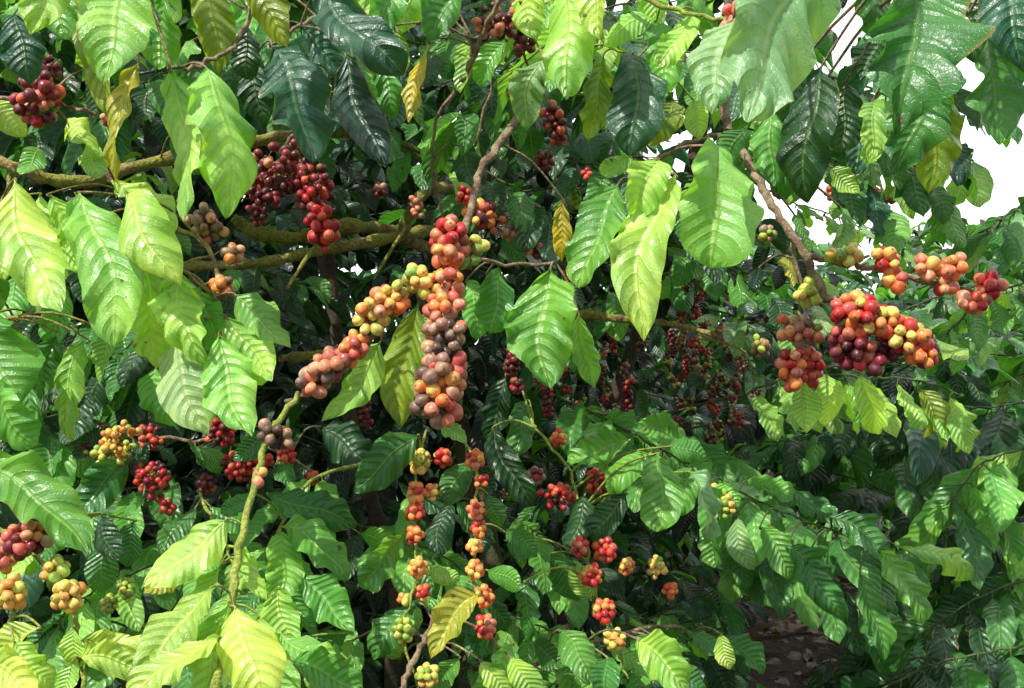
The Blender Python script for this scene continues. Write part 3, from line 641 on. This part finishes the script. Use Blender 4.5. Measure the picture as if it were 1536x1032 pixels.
for i in range(60):
    o = A(rng.uniform(-.9, 1.), rng.uniform(1.25, 1.8), rng.uniform(1.9, 2.4))
    px, py = inframe(o)
    if px > 1120 and py > 20: continue
    if 240 < px < 780 and py > 60: continue
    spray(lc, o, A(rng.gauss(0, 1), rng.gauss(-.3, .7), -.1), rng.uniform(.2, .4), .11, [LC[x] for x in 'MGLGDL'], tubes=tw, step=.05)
print('tree leaves', len(lc.I))
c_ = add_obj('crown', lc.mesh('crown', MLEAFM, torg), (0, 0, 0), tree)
c_ = add_obj('twig', tw.mesh('twig', MSHADE, torg), (0, 0, 0), tree); c_['kind'] = 'stuff'
for (x, y, d, n, p) in [(940,600,1.7,14,'D'),(935,430,1.6,10,'NG'),(860,290,1.4,12,'G'),(545,620,1.6,12,'D'),(820,600,1.6,12,'D')]:
    build_cluster(tree, torg, ([(x, y-22), (x+rng.uniform(-6, 6), y+22)], 11, 7, n, p, d))
for i in range(70):
    x = rng.choice((rng.gauss(1070, 50), rng.gauss(1050, 70), rng.uniform(740, 980))); y = rng.gauss(535, 65); h = rng.choice((8, 12, 18, 30, 40))
    build_cluster(tree, torg, ([(x, y-h/2), (x+rng.uniform(-9, 9), y), (x+rng.uniform(-12, 12), y+h/2)], rng.uniform(5, 9), 4.8, int(h*.3)+4, rng.choice(('DB', 'DN', 'DR', 'NBK', 'DG')), rng.uniform(1.45, 1.95)))

# ================================================================== background coffee bushes
def bush_mesh(seed, H, R, cols, Lf=.16):
    global rng
    old = rng; rng = random.Random(seed)
    lc = LeafCloud(8, 2, seed); tb = Tubes()
    tb.add(smooth_path([A(0, 0, -.05), A(.02, .01, H*.5), A(-.01, .02, H)], 6), .025, .008, 8, .1)
    z = .1; az = 0
    while z < H:
        for s in (0, math.pi):
            a = az+s+rng.gauss(0, .2); l = R*(.35+.75*math.sqrt(max(0, 1-z/H)))*rng.uniform(.75, 1.1)
            spray(lc, A(0, 0, z), A(math.cos(a), math.sin(a), .5), l, Lf, cols, droop=.8, tubes=tb, step=.062, grav=.8)
        az += 1.9; z += .06
    rng = old
    return lc.mesh('crown', MLEAFM), tb.mesh('trunk', MSHADE, A(0, 0, 0)), len(lc.I)
variants = [bush_mesh(21, 1.6, .8, [LC[x] for x in 'DMTDKM']), bush_mesh(22, 1.5, .85, [LC[x] for x in 'MDTGD']), bush_mesh(23, 2.6, 1.0, [LC[x] for x in 'DDKTB'])]  # leaf colours darkened to paint shade into the gaps between sprays
print('bush leaves', [v[2] for v in variants])
spots = [(1.72,2.55,0,.85),(2.3,3.4,0,1.),(2.2,4.9,1,1.),(3.1,4.4,0,1.1),(-.7,3.7,2,1.15),(-1.7,3.2,2,1.2),(-2.5,4.3,2,1.3),(-1.3,4.9,2,1.4),(.15,4.0,2,.85),(.95,6.2,0,1.1),(1.9,6.6,1,1.05),(2.9,6.,0,1.15),(4.2,6.,1,1.25),(5.6,8.,0,1.5),(3.6,8.2,1,1.3),(2.2,8.4,0,1.25),(-.3,7.,2,1.6),(-2.6,7.,2,1.6),(-4.,6.,2,1.4),(.6,8.,1,1.3),(6.2,10.5,1,1.7),(4.4,11,0,1.5),(2.6,11,1,1.5),(3.1,3.3,0,1.25),(1.4,7.3,0,1.2),
  (1.78,3.5,1,.7),(1.2,2.35,1,.46),(1.55,2.9,0,.6),(.3,3.1,1,.6),(1.95,4.1,0,.85)]
for i, (x, y, k, s) in enumerate(spots):
    e = bpy.data.objects.new('coffee_bush', None); COL.objects.link(e); e.location = (x, y, GZ); e.scale = (s, s, s); e.rotation_euler = (0, 0, i*2.1)
    e['label'] = 'dark green coffee bush with drooping glossy leaves on bare soil'; e['category'] = 'coffee bush'; e['group'] = 'rows of coffee bushes'
    add_obj('crown', variants[k][0], (0, 0, 0), e); add_obj('trunk', variants[k][1], (0, 0, 0), e)

# ================================================================== ground
m, nt = new_mat('soil'); b = NB(nt)
pos = b.n('ShaderNodeNewGeometry').outputs['Position']
n1 = b.noise(pos, 3, 6, .6); n2 = b.noise(pos, 40, 5, .65)
c = b.mix(b.ramp(n1, .35, .65), (.022, .013, .008), (.05, .028, .018)); c = b.mix(b.ramp(n2, .45, .7), c, (.075, .045, .028))
bp = b.n('ShaderNodeBump'); bp.inputs['Strength'].default_value = 1; bp.inputs['Distance'].default_value = .03; b.l(n2, bp.inputs['Height'])
pr = b.n('ShaderNodeBsdfPrincipled'); b.l(c, pr.inputs['Base Color']); b.l(bp.outputs[0], pr.inputs['Normal']); pr.inputs['Roughness'].default_value = .95
out = b.n('ShaderNodeOutputMaterial'); b.l(pr.outputs[0], out.inputs[0])
g = 120; xs = np.sign(np.linspace(-1, 1, g))*np.abs(np.linspace(-1, 1, g))**2.5*150
X, Y = np.meshgrid(xs, xs+4, indexing='ij'); Z = GZ+.04*np.sin(X*2.1+Y)*np.cos(Y*1.7)+nr.normal(0, .008, X.shape)-.02
i, j = np.meshgrid(np.arange(g-1), np.arange(g-1), indexing='ij'); b0 = (i*g+j).ravel()
go = add_obj('ground', make_mesh('ground', np.stack([X, Y, Z], -1).reshape(-1, 3), np.stack([b0, b0+g, b0+g+1, b0+1], -1), mat=m))
go['kind'] = 'structure'; go['label'] = 'dark brown plantation soil'; go['category'] = 'ground'
lit = LeafCloud(5, 1, 9)
for i in range(3200):
    a = rng.uniform(0, 6.28)
    lit.add(A(rng.uniform(-2.5, 4), rng.uniform(1.2, 7), GZ+rng.uniform(.015, .05)), A(math.cos(a), math.sin(a), rng.uniform(-.1, .25)), A(rng.gauss(0, .3), rng.gauss(0, .3), 1), rng.uniform(.05, .1), .42, jit(rng.choice([(.06, .035, .02), (.10, .06, .035), (.04, .02, .012), (.13, .09, .05)]), .2))
lo = add_obj('leaf_litter', lit.mesh('leaf_litter', MLEAFM)); lo['kind'] = 'stuff'; lo['label'] = 'dry brown fallen leaves scattered on soil'; lo['category'] = 'leaf litter'

# ================================================================== light, sky, camera
sd = nrm(A(-.42, -.45, .80)); el = math.asin(sd[2]); az = math.atan2(sd[0], sd[1])
w = bpy.data.worlds.new('World'); scene.world = w; w.use_nodes = True
nt = w.node_tree; nt.nodes.clear(); b = NB(nt)
sky = b.n('ShaderNodeTexSky', sky_type='NISHITA'); sky.sun_disc = False; sky.sun_elevation = el; sky.sun_rotation = az
sky.air_density = 1.0; sky.dust_density = 3.; sky.ozone_density = 1.; sky.altitude = 600
tc = b.n('ShaderNodeTexCoord'); dt = b.n('ShaderNodeVectorMath', operation='DOT_PRODUCT'); b.l(tc.outputs['Generated'], dt.inputs[0]); dt.inputs[1].default_value = (.35, .9, .25)
cloud = b.math('ADD', dt.outputs['Value'], b.math('MULTIPLY', b.math('SUBTRACT', b.noise(tc.outputs['Generated'], 2.5, 4), .5), .9))
f = b.ramp(cloud, -.25, .65)
bg = b.n('ShaderNodeBackground'); bg.inputs[1].default_value = .15
b.l(b.mix(f, sky.outputs[0], (13., 13., 12.8)), bg.inputs[0])
ow = b.n('ShaderNodeOutputWorld'); b.l(bg.outputs[0], ow.inputs[0])
sl = bpy.data.lights.new('sun', 'SUN'); sl.energy = 5.; sl.angle = math.radians(.5); sl.color = (1., .97, .91)
so = bpy.data.objects.new('sun', sl); COL.objects.link(so); so.rotation_mode = 'QUATERNION'; so.rotation_quaternion = Vector(sd).to_track_quat('Z', 'Y'); so.location = (-3, -3, 6)
cam = bpy.data.cameras.new('camera'); cam.lens = 36; cam.sensor_width = 36; cam.clip_start = .02; cam.clip_end = 600
co = bpy.data.objects.new('camera', cam); COL.objects.link(co); co.location = (0, 0, EYE); co.rotation_euler = (math.radians(90), 0, 0)
scene.camera = co
scene.view_settings.view_transform = 'Standard'; scene.view_settings.look = 'None'; scene.view_settings.exposure = 0
